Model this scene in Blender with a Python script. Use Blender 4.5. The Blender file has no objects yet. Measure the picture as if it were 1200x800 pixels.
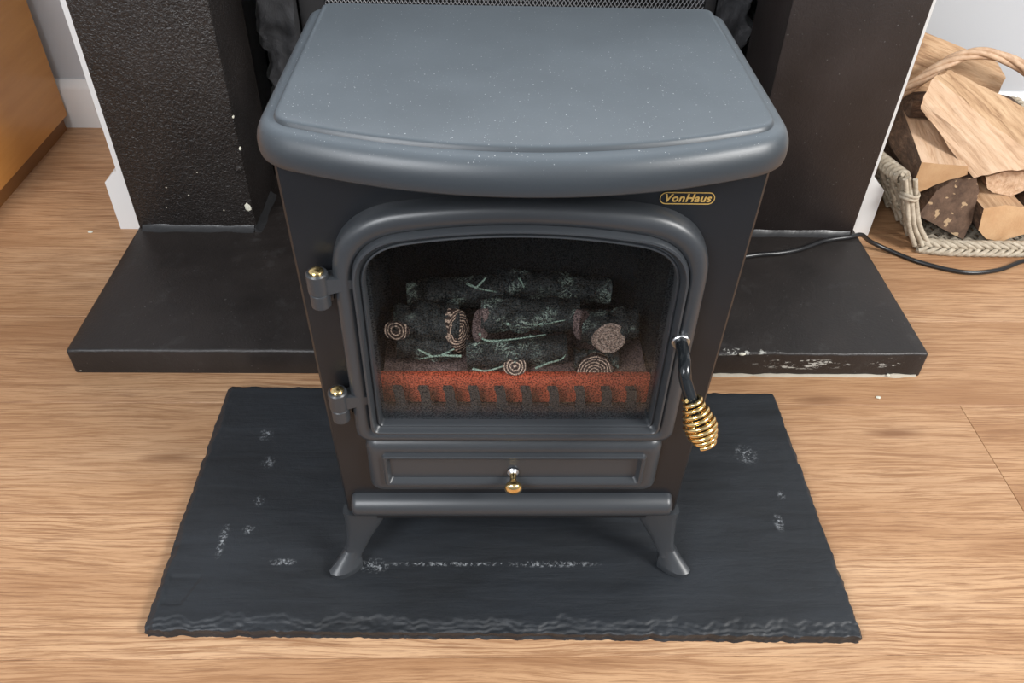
import bpy, bmesh, math, random
from mathutils import Vector, Matrix, noise

S = bpy.context.scene
C = S.collection
random.seed(7)

# ------------------------------------------------------------------ camera
def setup_camera():
    f, pit, yaw, roll = 954.7581, -.7144, .0366, .029
    fw = Vector((math.cos(pit)*math.sin(yaw), math.cos(pit)*math.cos(yaw), math.sin(pit)))
    r = Vector((math.cos(yaw), -math.sin(yaw), 0)); u = r.cross(fw)
    c, s = math.cos(roll), math.sin(roll)
    R = c*r + s*u; U = -s*r + c*u
    cam = bpy.data.cameras.new('camera'); o = bpy.data.objects.new('camera', cam); C.objects.link(o)
    m = Matrix((R, U, -fw)).transposed().to_4x4(); m.translation = Vector((-.0268, -.5747, .8693))
    o.matrix_world = m
    cam.sensor_width = 36; cam.lens = f/1200*36; cam.clip_start = .02
    S.camera = o
setup_camera()

# ------------------------------------------------------------------ light
W = bpy.data.worlds.new('world'); S.world = W; W.use_nodes = True
W.node_tree.nodes['Background'].inputs[0].default_value = (.88, .93, 1, 1)
W.node_tree.nodes['Background'].inputs[1].default_value = .42

def area(name, loc, target, sx, sy, power, col):
    l = bpy.data.lights.new(name, 'AREA'); l.shape = 'RECTANGLE'; l.size = sx; l.size_y = sy
    l.energy = power; l.color = col
    o = bpy.data.objects.new(name, l); C.objects.link(o); o.location = loc
    d = Vector(target) - Vector(loc); o.rotation_euler = d.to_track_quat('-Z', 'Y').to_euler()
    return o
area('window_light', (2.5, -1.3, 2.25), (0, .3, .2), 1.1, 1.1, 135, (1, .985, .96))
area('window_light_far', (-1.25, -1.8, 1.85), (-.7, .9, .2), 1.1, 1.3, 84, (.95, .97, 1))

S.view_settings.view_transform = 'Standard'; S.view_settings.look = 'None'
S.view_settings.gamma = 1; S.view_settings.use_curve_mapping = False
S.view_settings.exposure = 0.0

# ------------------------------------------------------------------ material helpers
class NT:
    def __init__(s, name):
        s.m = bpy.data.materials.new(name); s.m.use_nodes = True
        s.t = s.m.node_tree; s.b = s.t.nodes['Principled BSDF']; s.out = s.t.nodes['Material Output']
    def n(s, typ, ins=None, **kw):
        x = s.t.nodes.new(typ)
        for k, v in kw.items(): setattr(x, k, v)
        for k, v in (ins or {}).items(): s.set(x.inputs[k], v)
        return x
    def set(s, sock, v):
        if isinstance(v, bpy.types.NodeSocket): s.t.links.new(v, sock)
        elif isinstance(v, bpy.types.Node): s.t.links.new(v.outputs[0], sock)
        else: sock.default_value = v
    def p(s, **kw):
        for k, v in kw.items(): s.set(s.b.inputs[k.replace('_', ' ')], v)
        return s
    def obj(s): return s.n('ShaderNodeTexCoord').outputs['Object']
    def geo(s): return s.n('ShaderNodeNewGeometry').outputs['Position']
    def map(s, vec, scale=(1, 1, 1), loc=(0, 0, 0), rot=(0, 0, 0)):
        return s.n('ShaderNodeMapping', {'Vector': vec, 'Scale': scale, 'Location': loc, 'Rotation': rot}).outputs[0]
    def noise(s, vec, scale, detail=4, rough=.5, dist=0, out=0):
        return s.n('ShaderNodeTexNoise', {'Vector': vec, 'Scale': scale, 'Detail': detail, 'Roughness': rough, 'Distortion': dist}).outputs[out]
    def ramp(s, fac, stops):
        x = s.n('ShaderNodeValToRGB', {'Fac': fac}); e = x.color_ramp.elements
        while len(e) < len(stops): e.new(.5)
        for i, (p, c) in enumerate(stops):
            e[i].position = p
            e[i].color = (c, c, c, 1) if not hasattr(c, '__len__') else (*c, 1)
        return x.outputs[0]
    def math(s, op, a, b=0., c=None, clamp=False):
        x = s.n('ShaderNodeMath', {0: a, 1: b}, operation=op, use_clamp=clamp)
        if c is not None: s.set(x.inputs[2], c)
        return x.outputs[0]
    def mix(s, fac, a, b, mode='MIX'):
        x = s.n('ShaderNodeMix', data_type='RGBA', blend_type=mode)
        s.set(x.inputs[0], fac)
        for i, v in ((6, a), (7, b)):
            s.set(x.inputs[i], (*v, 1) if hasattr(v, '__len__') and len(v) == 3 else v)
        return x.outputs[2]
    def bump(s, h, strength=.3, dist=.01, normal=None):
        x = s.n('ShaderNodeBump', {'Height': h, 'Strength': strength, 'Distance': dist})
        if normal is not None: s.set(x.inputs['Normal'], normal)
        return x.outputs[0]
    def box(s, pos, c, r, soft=.35):
        """soft ellipsoid mask around c with radii r (1 inside, 0 outside)"""
        v = s.n('ShaderNodeVectorMath', {0: pos, 1: c}, operation='SUBTRACT').outputs[0]
        v = s.n('ShaderNodeVectorMath', {0: v, 1: r}, operation='DIVIDE').outputs[0]
        l = s.n('ShaderNodeVectorMath', {0: v}, operation='LENGTH').outputs['Value']
        return s.n('ShaderNodeMapRange', {'Value': l, 'From Min': 1-soft, 'From Max': 1, 'To Min': 1, 'To Max': 0}).outputs[0]

def flat(name, col, rough=.5, metal=0, bump=0, bscale=300):
    m = NT(name).p(Base_Color=(*col, 1), Roughness=rough, Metallic=metal)
    if bump: m.p(Normal=m.bump(m.noise(m.obj(), bscale, 3), bump, .002))
    return m.m

M = {}
def mats():
    # laminate
    m = NT('laminate')
    rnd = m.n('ShaderNodeObjectInfo').outputs['Random']
    pos = m.geo()
    off = m.n('ShaderNodeCombineXYZ', {0: m.math('MULTIPLY', rnd, 37.), 1: m.math('MULTIPLY', rnd, 3.1), 2: m.math('MULTIPLY', rnd, 11.)}).outputs[0]
    v = m.n('ShaderNodeVectorMath', {0: pos, 1: off}, operation='ADD').outputs[0]
    big = m.noise(m.map(v, (1.1, 5.5, 1)), 1.6, 3, .55)
    warp = m.n('ShaderNodeVectorMath', {0: v, 1: m.n('ShaderNodeVectorMath', {0: m.noise(m.map(v, (1.2, 4, 1)), 2.2, 2, .5, out=1), 'Scale': .05}, operation='SCALE').outputs[0]}, operation='ADD').outputs[0]
    rings = m.n('ShaderNodeTexWave', {'Vector': m.map(warp, (.35, 1, 1)), 'Scale': 11., 'Distortion': 5., 'Detail': 3., 'Detail Scale': 1.2, 'Detail Roughness': .6}, bands_direction='Y').outputs[1]
    fine = m.noise(m.map(warp, (6, 210, 5)), 1.6, 6, .75)
    cath = m.n('ShaderNodeTexWave', {'Vector': m.map(warp, (.16, 1, 1)), 'Scale': 26., 'Distortion': 9., 'Detail': 2., 'Detail Scale': .6, 'Detail Roughness': .5}, bands_direction='Y', wave_profile='SAW').outputs[1]
    cmask = m.ramp(m.noise(m.map(v, (1.6, 7, 1)), 1.7, 2, .5), [(.48, 0.), (.62, 1.)])
    pores = m.noise(m.map(v, (14, 420, 14)), 1.0, 4, .7)
    streak = m.noise(m.map(warp, (1.5, 24, 3)), 1.5, 4, .65)
    col = m.ramp(big, [(.30, (.35, .18, .088)), (.5, (.54, .322, .175)), (.68, (.60, .38, .222))])
    col = m.mix(m.ramp(rings, [(.0, .22), (.35, .05), (.75, 0.)]), col, (.30, .145, .065))
    col = m.mix(m.ramp(fine, [(.40, .85), (.53, .0)]), col, (.30, .15, .07))
    col = m.mix(m.ramp(streak, [(.28, .7), (.40, .0)]), col, (.26, .125, .06))
    col = m.mix(m.math('MULTIPLY', cmask, m.ramp(cath, [(.0, 0.), (.72, .0), (.93, .8), (1., .0)])), col, (.27, .13, .06))
    col = m.mix(m.ramp(pores, [(.38, .55), (.47, .0)]), col, (.21, .10, .05))
    kn = m.n('ShaderNodeTexVoronoi', {'Vector': m.map(warp, (2.2, 9, 1)), 'Scale': 1.15}).outputs[0]
    col = m.mix(m.ramp(kn, [(.04, .85), (.13, 0.)]), col, (.17, .075, .035))
    col = m.mix(m.math('MULTIPLY', rnd, .3), col, (.36, .19, .09))
    m.p(Base_Color=col, Roughness=m.ramp(fine, [(.3, .55), (.7, .42)]), Normal=m.bump(m.math('ADD', fine, pores), .12, .003))
    m.b.inputs['Specular IOR Level'].default_value = .35
    M['laminate'] = m.m
    M['reflection_sheet'] = flat('reflection_sheet', (.10, .115, .14), .95, bump=.6, bscale=500)  # cool dark tone of the added sheet that the stove front mirrors
    M['subfloor'] = flat('subfloor', (.10, .06, .035), .9)
    M['wall_grey'] = flat('wall_grey', (.50, .52, .545), .8, bump=.05)
    M['white_paint'] = flat('white_paint', (.78, .78, .77), .45, bump=.04, bscale=120)
    # black painted embossed pillar
    def blackpaint(name, leather, col, rough, chips=0):
        m = NT(name); o = m.geo()
        a = m.noise(o, 170, 2, .5, 1.2); b = m.noise(m.map(o, (1, 1, .8)), 9, 4, .6)
        fleck = m.noise(o, 230, 1, .5)
        c = m.mix(m.ramp(b, [(.35, 0.), (.7, .8)]), col, tuple(x*1.9 for x in col))
        c = m.mix(m.ramp(fleck, [(.77, 0.), (.79, .3)]), c, (.25, .25, .24))
        if chips:
            w = m.noise(m.map(o, (70, 70, 220)), 1, 3, .7)
            mask = m.math('MAXIMUM', m.box(o, (.46, .349, .024), (.085, .02, .012)), m.box(o, (.59, .349, .028), (.03, .02, .012)))
            mask = m.math('MAXIMUM', mask, m.box(o, (.34, .352, .046), (.09, .01, .005)))
            c = m.mix(m.math('MULTIPLY', m.ramp(w, [(.56, 0.), (.60, .8)]), mask), c, (.5, .5, .46))
            d = m.noise(o, 26, 4, .7)
            c = m.mix(m.ramp(d, [(.58, 0.), (.85, .3)]), c, (.10, .10, .10))
        h = m.math('ADD', m.math('MULTIPLY', m.ramp(a, [(.38, 0.), (.62, 1.)]), leather), m.math('MULTIPLY', b, .5))
        m.p(Base_Color=c, Roughness=m.math('ADD', m.math('MULTIPLY', b, .25), rough), Normal=m.bump(h, .6, .0016))
        return m.m
    M['pillar_black'] = blackpaint('pillar_black', 1., (.012, .0095, .0085), .27)
    M['pillar_smooth'] = blackpaint('pillar_smooth', .12, (.013, .009, .008), .36)
    M['hearth_black'] = blackpaint('hearth_black', .12, (.0135, .0108, .0098), .33, 1)
    m = NT('sooty_plaster'); o = m.geo()
    a = m.noise(o, 22, 6, .65, .6)
    m.p(Base_Color=m.ramp(a, [(.3, (.012, .012, .013)), (.55, (.03, .03, .033)), (.8, (.10, .10, .105))]), Roughness=.8, Normal=m.bump(a, .6, .006))
    M['plaster'] = m.m
    M['soot'] = flat('soot', (.006, .006, .0065), .85, bump=.3, bscale=60)
    M['sealant'] = flat('sealant', (.022, .022, .023), .3, bump=.2, bscale=90)
    M['caulk'] = flat('caulk', (.42, .38, .31), .8, bump=.4, bscale=200)
    M['chip'] = flat('chip', (.62, .60, .50), .7, bump=.2)
    # slate
    m = NT('slate'); o = m.geo()
    a = m.noise(m.map(o, (5, 40, 5)), 1.3, 6, .65, .4)
    b = m.noise(o, 7, 4, .6)
    f = m.noise(o, 60, 6, .7, .4)
    c = m.mix(m.ramp(a, [(.35, 0.), (.75, .7)]), (.0078, .0094, .0116), (.020, .0238, .0292))
    c = m.mix(m.ramp(b, [(.4, 0.), (.75, .45)]), c, (.027, .0322, .0395))
    w = m.noise(o, 260, 3, .75)
    spots = None
    for (x, y, rx, ry) in [(-.325, .155, .010, .012), (-.338, .205, .012, .012), (-.323, .09, .008, .010), (-.326, .045, .009, .008),
                           (-.274, -.002, .020, .006), (-.355, .03, .006, .03), (-.07, -.005, .12, .0035), (-.165, -.007, .02, .012), (.05, -.006, .07, .005),
                           (.33, .17, .018, .02), (.345, .055, .008, .016), (.36, .10, .006, .01)]:
        k = m.box(o, (x, y, .018), (rx, ry, .03), .7)
        spots = k if spots is None else m.math('MAXIMUM', spots, k)
    c = m.mix(m.math('MULTIPLY', spots, m.ramp(w, [(.50, 0.), (.66, .8)])), c, (.36, .38, .40))
    h = m.math('ADD', m.math('MULTIPLY', f, .5), a)
    m.p(Base_Color=c, Roughness=m.ramp(b, [(.3, .62), (.7, .48)]), Normal=m.bump(h, .3, .004))
    M['slate'] = m.m
    # stove enamel
    def enamel(name, col, rough, dust):
        m = NT(name); o = m.obj()
        c = (*col, 1)
        n1 = m.noise(o, 900, 2, .5)
        if dust:
            v = m.n('ShaderNodeTexVoronoi', {'Vector': o, 'Scale': 260., 'Randomness': 1.}); d = v.outputs['Distance']; vc = v.outputs['Color']
            sz = m.math('MULTIPLY', m.n('ShaderNodeSeparateColor', {0: vc}).outputs[0], .20)
            sz = m.math('SUBTRACT', sz, .06)
            spk = m.math('LESS_THAN', d, sz)
            film = m.noise(o, 14, 5, .6)
            up = m.n('ShaderNodeSeparateXYZ', {0: m.n('ShaderNodeNewGeometry').outputs['Normal']}).outputs[2]
            up = m.math('POWER', m.math('MAXIMUM', up, 0.), 3.)
            c = m.mix(m.math('MULTIPLY', up, m.ramp(film, [(.3, .46), (.7, .56)])), c, (.20, .235, .265))
            v2 = m.n('ShaderNodeTexVoronoi', {'Vector': m.map(o, loc=(3, 1, 2)), 'Scale': 520., 'Randomness': 1.})
            s2 = m.math('MULTIPLY', m.math('SUBTRACT', m.n('ShaderNodeSeparateColor', {0: v2.outputs['Color']}).outputs[1], .45), .38)
            clump = m.ramp(m.noise(o, 30, 3, .6), [(.40, .12), (.62, .55)])
            c = m.mix(m.math('MULTIPLY', m.math('LESS_THAN', v2.outputs['Distance'], s2), m.math('MULTIPLY', up, clump)), c, (.50, .53, .55))
            c = m.mix(m.math('MULTIPLY', spk, m.math('MULTIPLY', up, .8)), c, (.62, .64, .65))
        m.p(Base_Color=c, Roughness=rough, Normal=m.bump(n1, .05, .001))
        m.b.inputs['Specular IOR Level'].default_value = .5
        return m.m
    M['enamel'] = enamel('enamel', (.0075, .0088, .011), .40, 0)
    M['cast'] = enamel('cast', (.032, .0355, .040), .36, 0)
    M['enamel_top'] = enamel('enamel_top', (.030, .036, .042), .40, 1)
    M['inside'] = flat('inside', (.014, .015, .016), .7, bump=.1)
    M['brass'] = flat('brass', (.88, .65, .30), .18, 1)
    M['black_plastic'] = flat('black_plastic', (.012, .012, .013), .3)
    M['gloss_black'] = flat('gloss_black', (.010, .012, .014), .18)
    M['steel'] = flat('steel', (.55, .56, .57), .3, 1)
    M['gold_print'] = flat('gold_print', (.62, .40, .12), .4, .3)
    M['badge_black'] = flat('badge_black', (.008, .008, .009), .4)
    m = NT('ember_red'); o = m.obj()
    a = m.noise(o, 160, 5, .7)
    m.p(Base_Color=m.ramp(a, [(.3, (.44, .06, .026)), (.7, (.68, .12, .052))]), Roughness=.5)
    M['ember'] = m.m
    m = NT('fuel_tray'); m.p(Base_Color=m.ramp(m.noise(m.obj(), 140, 5, .7), [(.3, (.10, .055, .05)), (.7, (.24, .17, .16))]), Roughness=.8)
    M['tray'] = m.m
    # moulded resin logs: charcoal with pale green curls
    m = NT('resin_log'); o = m.obj()
    w = m.n('ShaderNodeVectorMath', {0: o, 1: m.n('ShaderNodeVectorMath', {0: m.noise(o, 60, 2, .5, out=1), 'Scale': .02}, operation='SCALE').outputs[0]}, operation='ADD').outputs[0]
    a = m.noise(m.map(w, (.7, 1, 1)), 120, 2, .55, 1.6)
    vein = m.math('SUBTRACT', 1., m.math('MULTIPLY', m.math('ABSOLUTE', m.math('SUBTRACT', a, .5)), 16.), clamp=True)
    patch = m.ramp(m.noise(o, 28, 2, .5), [(.50, 0.), (.64, 1.)])
    c = m.mix(m.math('MULTIPLY', vein, patch), (.020, .023, .023), (.40, .48, .40))
    m.p(Base_Color=c, Roughness=.6, Normal=m.bump(a, .8, .004)); M['resin'] = m.m
    def rings(name, light, dark, freq):
        m = NT(name); o = m.obj()
        d = m.n('ShaderNodeVectorMath', {0: o}, operation='LENGTH').outputs['Value']
        d = m.math('ADD', d, m.math('MULTIPLY', m.noise(o, 120, 2), .0035))
        s = m.math('SINE', m.math('MULTIPLY', d, freq))
        m.p(Base_Color=m.mix(m.ramp(s, [(.25, 0.), (.6, 1.)]), dark, light), Roughness=.7); return m.m
    M['ring_end'] = rings('ring_end', (.66, .47, .36), (.06, .035, .028), 2100)
    M['pale_end'] = rings('pale_end', (.58, .42, .34), (.40, .27, .21), 1300)
    m = NT('twig_green'); m.p(Base_Color=(.30, .40, .32, 1), Roughness=.6); M['twig'] = m.m
    # dimpled glass: tinted clear sheet with a gloss
    m = NT('dimpled_glass'); o = m.obj()
    t = m.t; t.nodes.remove(m.b)
    n = m.noise(o, 620, 2, .6)
    tr = m.n('ShaderNodeBsdfTransparent', {'Color': m.ramp(n, [(.38, (.42, .43, .44)), (.52, (.97, .98, .98))])})
    gl = m.n('ShaderNodeBsdfGlossy', {'Color': (1, 1, 1, 1), 'Roughness': .3, 'Normal': m.bump(n, .5, .001)})
    fr = m.n('ShaderNodeFresnel', {'IOR': 1.45})
    mx = m.n('ShaderNodeMixShader', {0: m.math('MULTIPLY', fr.outputs[0], .12), 1: tr, 2: gl}); t.links.new(mx.outputs[0], m.out.inputs[0])
    M['glass'] = m.m
    # firewood
    def split(name, a_, b_, c_):
        m = NT(name); o = m.obj()
        w = m.noise(m.map(o, (60, 6, 60)), 1.4, 5, .65, .3)
        x = m.noise(o, 9, 3)
        c = m.ramp(w, [(.30, c_), (.45, b_), (.62, a_)])
        c = m.mix(m.ramp(x, [(.45, 0.), (.8, .45)]), c, b_)
        m.p(Base_Color=c, Roughness=.8, Normal=m.bump(w, .7, .006)); return m.m
    M['split'] = split('split', (.60, .40, .24), (.45, .275, .15), (.20, .10, .05))
    M['split_pale'] = split('split_pale', (.66, .46, .31), (.55, .355, .22), (.33, .185, .10))
    m = NT('end_pale'); o = m.obj(); a = m.noise(o, 25, 5, .6)
    m.p(Base_Color=m.ramp(a, [(.3, (.48, .275, .135)), (.7, (.58, .37, .20))]), Roughness=.8, Normal=m.bump(m.noise(o, 200, 4, .7), .3, .003)); M['end_pale'] = m.m
    m = NT('end_dark'); o = m.obj(); a = m.noise(o, 45, 5, .7); b = m.noise(o, 60, 2, .6)
    c = m.ramp(a, [(.3, (.055, .03, .018)), (.7, (.16, .095, .06))])
    c = m.mix(m.ramp(b, [(.61, 0.), (.65, .8)]), c, (.48, .33, .19))
    m.p(Base_Color=c, Roughness=.85, Normal=m.bump(a, .5, .004)); M['end_dark'] = m.m
    m = NT('bark'); o = m.obj(); a = m.noise(m.map(o, (50, 14, 50)), 1.6, 6, .7, .5)
    m.p(Base_Color=m.ramp(a, [(.3, (.035, .018, .011)), (.55, (.15, .085, .05)), (.75, (.33, .21, .13))]), Roughness=.9, Normal=m.bump(a, 1., .01)); M['bark'] = m.m
    m = NT('wicker'); o = m.geo(); a = m.noise(o, 90, 4, .6)
    m.p(Base_Color=m.ramp(a, [(.3, (.30, .24, .17)), (.6, (.50, .43, .33)), (.8, (.62, .56, .46))]), Roughness=.7, Normal=m.bump(m.noise(o, 400, 3), .3, .001)); M['wicker'] = m.m
    m = NT('wicker_tan'); o = m.geo(); a = m.noise(o, 60, 4, .6)
    m.p(Base_Color=m.ramp(a, [(.3, (.40, .24, .14)), (.7, (.60, .42, .28))]), Roughness=.6); M['wicker_tan'] = m.m
    M['wicker_dark'] = flat('wicker_dark', (.22, .185, .14), .8, bump=.3)
    m = NT('veneer'); o = m.geo(); a = m.noise(m.map(o, (3, 3, 30)), 1.5, 4, .6)
    m.p(Base_Color=m.ramp(a, [(.3, (.50, .22, .05)), (.7, (.58, .27, .07))]), Roughness=.35); M['veneer'] = m.m
    M['veneer_dark'] = flat('veneer_dark', (.20, .085, .025), .45)
    M['wire'] = flat('wire', (.36, .36, .37), .45, .6)
    M['frame_black'] = flat('frame_black', (.012, .012, .013), .5)
mats()

# ------------------------------------------------------------------ mesh helpers
def obj(name, bm, mat, parent=None, loc=None, smooth=40):
    me = bpy.data.meshes.new(name)
    if isinstance(bm, bmesh.types.BMesh):
        bmesh.ops.recalc_face_normals(bm, faces=bm.faces[:])
        bm.to_mesh(me); bm.free()
    else: me.from_pydata(*bm); me.validate()
    if smooth:
        me.polygons.foreach_set('use_smooth', [True]*len(me.polygons)); me.set_sharp_from_angle(angle=math.radians(smooth))
    for x in (mat if isinstance(mat, (list, tuple)) else [mat]): me.materials.append(M[x])
    o = bpy.data.objects.new(name, me); C.objects.link(o)
    if loc is not None: recentre(o, loc)
    if parent is not None:
        o.parent = parent; o.matrix_parent_inverse = world(parent).inverted()
    return o
def world(o):
    m = Matrix.LocRotScale(o.location, o.rotation_euler, o.scale)
    return m if o.parent is None else world(o.parent) @ o.matrix_parent_inverse @ m
def recentre(o, loc):
    o.data.transform(Matrix.Translation(-Vector(loc))); o.location = loc
def thing(name, label, cat, loc=(0, 0, 0), group=None):
    o = bpy.data.objects.new(name, None); C.objects.link(o); o.location = loc; o.empty_display_size = .05
    return tag(o, label, cat, group)
def tag(o, label, cat, group=None):
    o['label'] = label; o['category'] = cat
    if group: o['group'] = group
    return o
def struct(o, label=None):
    o['kind'] = 'structure'
    if label: o['label'] = label
    return o
def box(bm, x0, x1, y0, y1, z0, z1, bevel=0, seg=2):
    r = bmesh.ops.create_cube(bm, size=1)
    vs = r['verts']
    for v in vs: v.co = Vector(((x0+x1)/2+v.co.x*(x1-x0), (y0+y1)/2+v.co.y*(y1-y0), (z0+z1)/2+v.co.z*(z1-z0)))
    if bevel:
        es = list({e for v in vs for e in v.link_edges})
        bmesh.ops.bevel(bm, geom=es, offset=bevel, segments=seg, affect='EDGES', profile=.5)
    return bm
def boxm(*a, **k): return box(bmesh.new(), *a, **k)
def loft(bm, loops, cap0=True, cap1=True, closed=True):
    rows = [[bm.verts.new(p) for p in L] for L in loops]
    n = len(rows[0])
    for a, b in zip(rows, rows[1:]):
        for i in range(n if closed else n-1):
            j = (i+1) % n
            try: bm.faces.new((a[i], a[j], b[j], b[i]))
            except ValueError: pass
    if cap0 and n > 2: bm.faces.new(rows[0][::-1])
    if cap1 and n > 2: bm.faces.new(rows[-1])
    return bm
def tube(bm, pts, r, n=8, cap=True):
    pts = [Vector(p) for p in pts]; loops = []
    rr = r if hasattr(r, '__len__') else [r]*len(pts)
    t0 = (pts[1]-pts[0]).normalized()
    a = t0.orthogonal().normalized()
    for i, p in enumerate(pts):
        t = (pts[min(i+1, len(pts)-1)]-pts[max(i-1, 0)]).normalized()
        a = (a - t*a.dot(t)).normalized(); b = t.cross(a)
        loops.append([p + rr[i]*(math.cos(2*math.pi*k/n)*a + math.sin(2*math.pi*k/n)*b) for k in range(n)])
    return loft(bm, loops, cap, cap)
def lathe(bm, prof, base, axis, n=20):
    """prof: (distance along axis, radius)"""
    ax = Vector(axis).normalized(); a = ax.orthogonal().normalized(); b = ax.cross(a); base = Vector(base)
    return loft(bm, [[base+ax*d+max(r, 1e-5)*(math.cos(2*math.pi*k/n)*a+math.sin(2*math.pi*k/n)*b) for k in range(n)] for d, r in prof])
def catmull(pts, k=8):
    P = [Vector(p) for p in pts]; P = [2*P[0]-P[1]] + P + [2*P[-1]-P[-2]]; out = []
    for i in range(1, len(P)-2):
        for j in range(k):
            t = j/k; p0, p1, p2, p3 = P[i-1:i+3]
            out.append(.5*(2*p1+(p2-p0)*t+(2*p0-5*p1+4*p2-p3)*t*t+(3*p1-p0-3*p2+p3)*t**3))
    return out + [P[-2]]
def bez(a, b, c, n):
    return [tuple((1-t)**2*p+2*t*(1-t)*q+t*t*r for p, q, r in zip(a, b, c)) for t in (i/n for i in range(n+1))]

# ------------------------------------------------------------------ setting
def setting():
    fl = struct(obj('floor', boxm(-2.4, 2.4, -2.0, 1.2, -.03, -.009), 'subfloor', smooth=0), 'wood laminate floor of wide planks')
    pitch = .2; k = 0
    joints = {-2: (-.3, 1.0), -1: (-1.2, .1), 0: (-.62, .72), 1: (-1.0, .95), 2: (-.5, .69), 3: (-1.0, .3, 1.6), 4: (-.2, 1.1), 5: (-1.3, 0.0, 1.3), 6: (-.7, .6)}
    for r in range(-9, 8):
        y0 = -.115+pitch*(r-1); y1 = y0+pitch
        if y0 > 1.19: break
        if r == 2: xs = (-1.25, .688)
        else: xs = joints.get(r, (-.9+.37*(r % 3), .45+.29*(r % 3)))
        xs = (-2.4,)+tuple(xs)+(2.4,)
        for a, b in zip(xs, xs[1:]):
            p = obj('plank', boxm(a+.0002, b-.0002, y0+.0002, min(y1, 1.2)-.0002, -.009, 0, bevel=.0005, seg=1), 'laminate', fl, loc=((a+b)/2, (y0+y1)/2, 0), smooth=0)
    struct(obj('floor_reflection_sheet', boxm(-2.38, 2.38, -1.98, -.52, .0002, .012, bevel=.004), 'reflection_sheet', smooth=30), 'unseen blue grey sheet added to darken reflections in the stove front')  # added out of view so the stove front reflects less warm floor
    # alcove wall behind
    struct(obj('wall_back', boxm(-2.4, 2.4, 1.18, 1.28, -.01, 2.4), 'wall_grey', smooth=0), 'pale grey alcove wall')
    struct(obj('wall_front', boxm(-2.5, 2.4, -2.1, -2.0, -.01, 2.4), 'wall_grey', smooth=0), 'grey wall on the far side of the room')
    struct(obj('wall_left', boxm(-2.5, -2.4, -2.0, 1.28, -.01, 2.4), 'wall_grey', smooth=0), 'grey side wall of the room')
    def skirt(name, x0, x1, par=None):
        bm = bmesh.new(); prof = [(1.181, 0), (1.162, 0), (1.162, .088), (1.166, .098), (1.176, .108), (1.181, .108)]
        loft(bm, [[(x, y, z) for y, z in prof] for x in (x0, x1)])
        return struct(obj(name, bm, 'white_paint', smooth=25), 'white painted skirting board')
    skirt('baseboard_left', -2.4, -.703); skirt('baseboard_right', .683, 2.4)
    # chimney breast: two white piers with a wall above
    bm = bmesh.new()
    for nm, a in (('wall_chimney_left', (-.7005, -.5, .748, 1.185, -.005, 2.4)), ('wall_chimney_right', (.47, .6815, .748, 1.185, -.005, 2.4)), ('wall_chimney_upper', (-.5, .47, .748, 1.185, .90, 2.4))):
        struct(obj(nm, boxm(*a), 'white_paint', smooth=0), 'white chimney breast around the fireplace')
    for name, x, s in (('trim_1', -.7005, -1), ('trim_2', .6815, 1)):
        bm = bmesh.new(); prof = [(0, 0), (.0280, 0), (.0280, .100), (.020, .107), (.008, .120), (0, .124)]
        loft(bm, [[(x+s*d, y, z) for d, z in prof] for y in (.748, 1.163)])
        struct(obj(name, bm, 'white_paint', smooth=25), 'white skirting on the side of the chimney breast')
    # inside of the fireplace opening
    fb = thing('fireplace_recess', 'sooty black recess of the old fireplace behind the stove', 'fireplace', (0, 1.0, .046)); 
    obj('back_panel', boxm(-.5, .47, 1.12, 1.15, .0, .9), 'soot', fb, smooth=0)
    def rough_wall(x0, x1, name, y0=.864):
        nx, nz = 14, 90; V = []; F = []
        for j in range(nz+1):
            z = .03+.80*j/nz
            for i in range(nx+1):
                u = i/nx; x = x0+(x1-x0)*u
                e = .016*noise.noise((3.1*x0, z*22, 0))+.008*noise.noise((9, z*70, x0))
                x += e*(1-u if x0 < 0 else u)
                n = .012*noise.fractal((x*18, 3, z*18), 1., 2., 4)
                V.append((x, y0+n+(.03*(max(0, .15-(u if x0 < 0 else 1-u))/.15)**2), z))
        for j in range(nz):
            for i in range(nx):
                a = j*(nx+1)+i; F.append((a, a+1, a+nx+2, a+nx+1))
        n0 = len(V); V2 = [(x, y+.25, z) for x, y, z in V]
        V += V2; m = nx+1
        for j in range(nz):
            a = j*m; F.append((a, a+m, a+m+n0, a+n0)); b = j*m+nx; F.append((b, b+n0, b+n0+m, b+m))
        for i in range(nx): a = nz*m+i; F.append((a, a+1, a+1+n0, a+n0))
        return obj(name, (V, [], F), 'plaster', fb, smooth=60)
    rough_wall(-.438, -.366, 'side_brickwork'); rough_wall(.372, .434, 'side_brickwork')
    # fire screen with wire mesh
    g = thing('mesh_fire_screen', 'black framed wire mesh fire screen behind the stove', 'fire screen', (0, .9, .046))
    fx0, fx1, fz1 = -.362, .368, .68
    for a in ((fx0, fx0+.045, .046, fz1), (fx1-.02, fx1, .046, fz1)):
        obj('frame_post', boxm(a[0], a[1], .885, .90, a[2], a[3], bevel=.003), 'frame_black', g)
    obj('frame_rail', boxm(fx0+.02, fx1-.02, .885, .90, fz1-.02, fz1, bevel=.003), 'frame_black', g)
    obj('frame_rail', boxm(fx0+.02, fx1-.02, .885, .90, .046, .066, bevel=.003), 'frame_black', g)
    V = []; F = []; x0, x1, z0, z1 = fx0+.02, fx1-.02, .066, fz1-.02; p = .0072; hw = .00085
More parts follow.
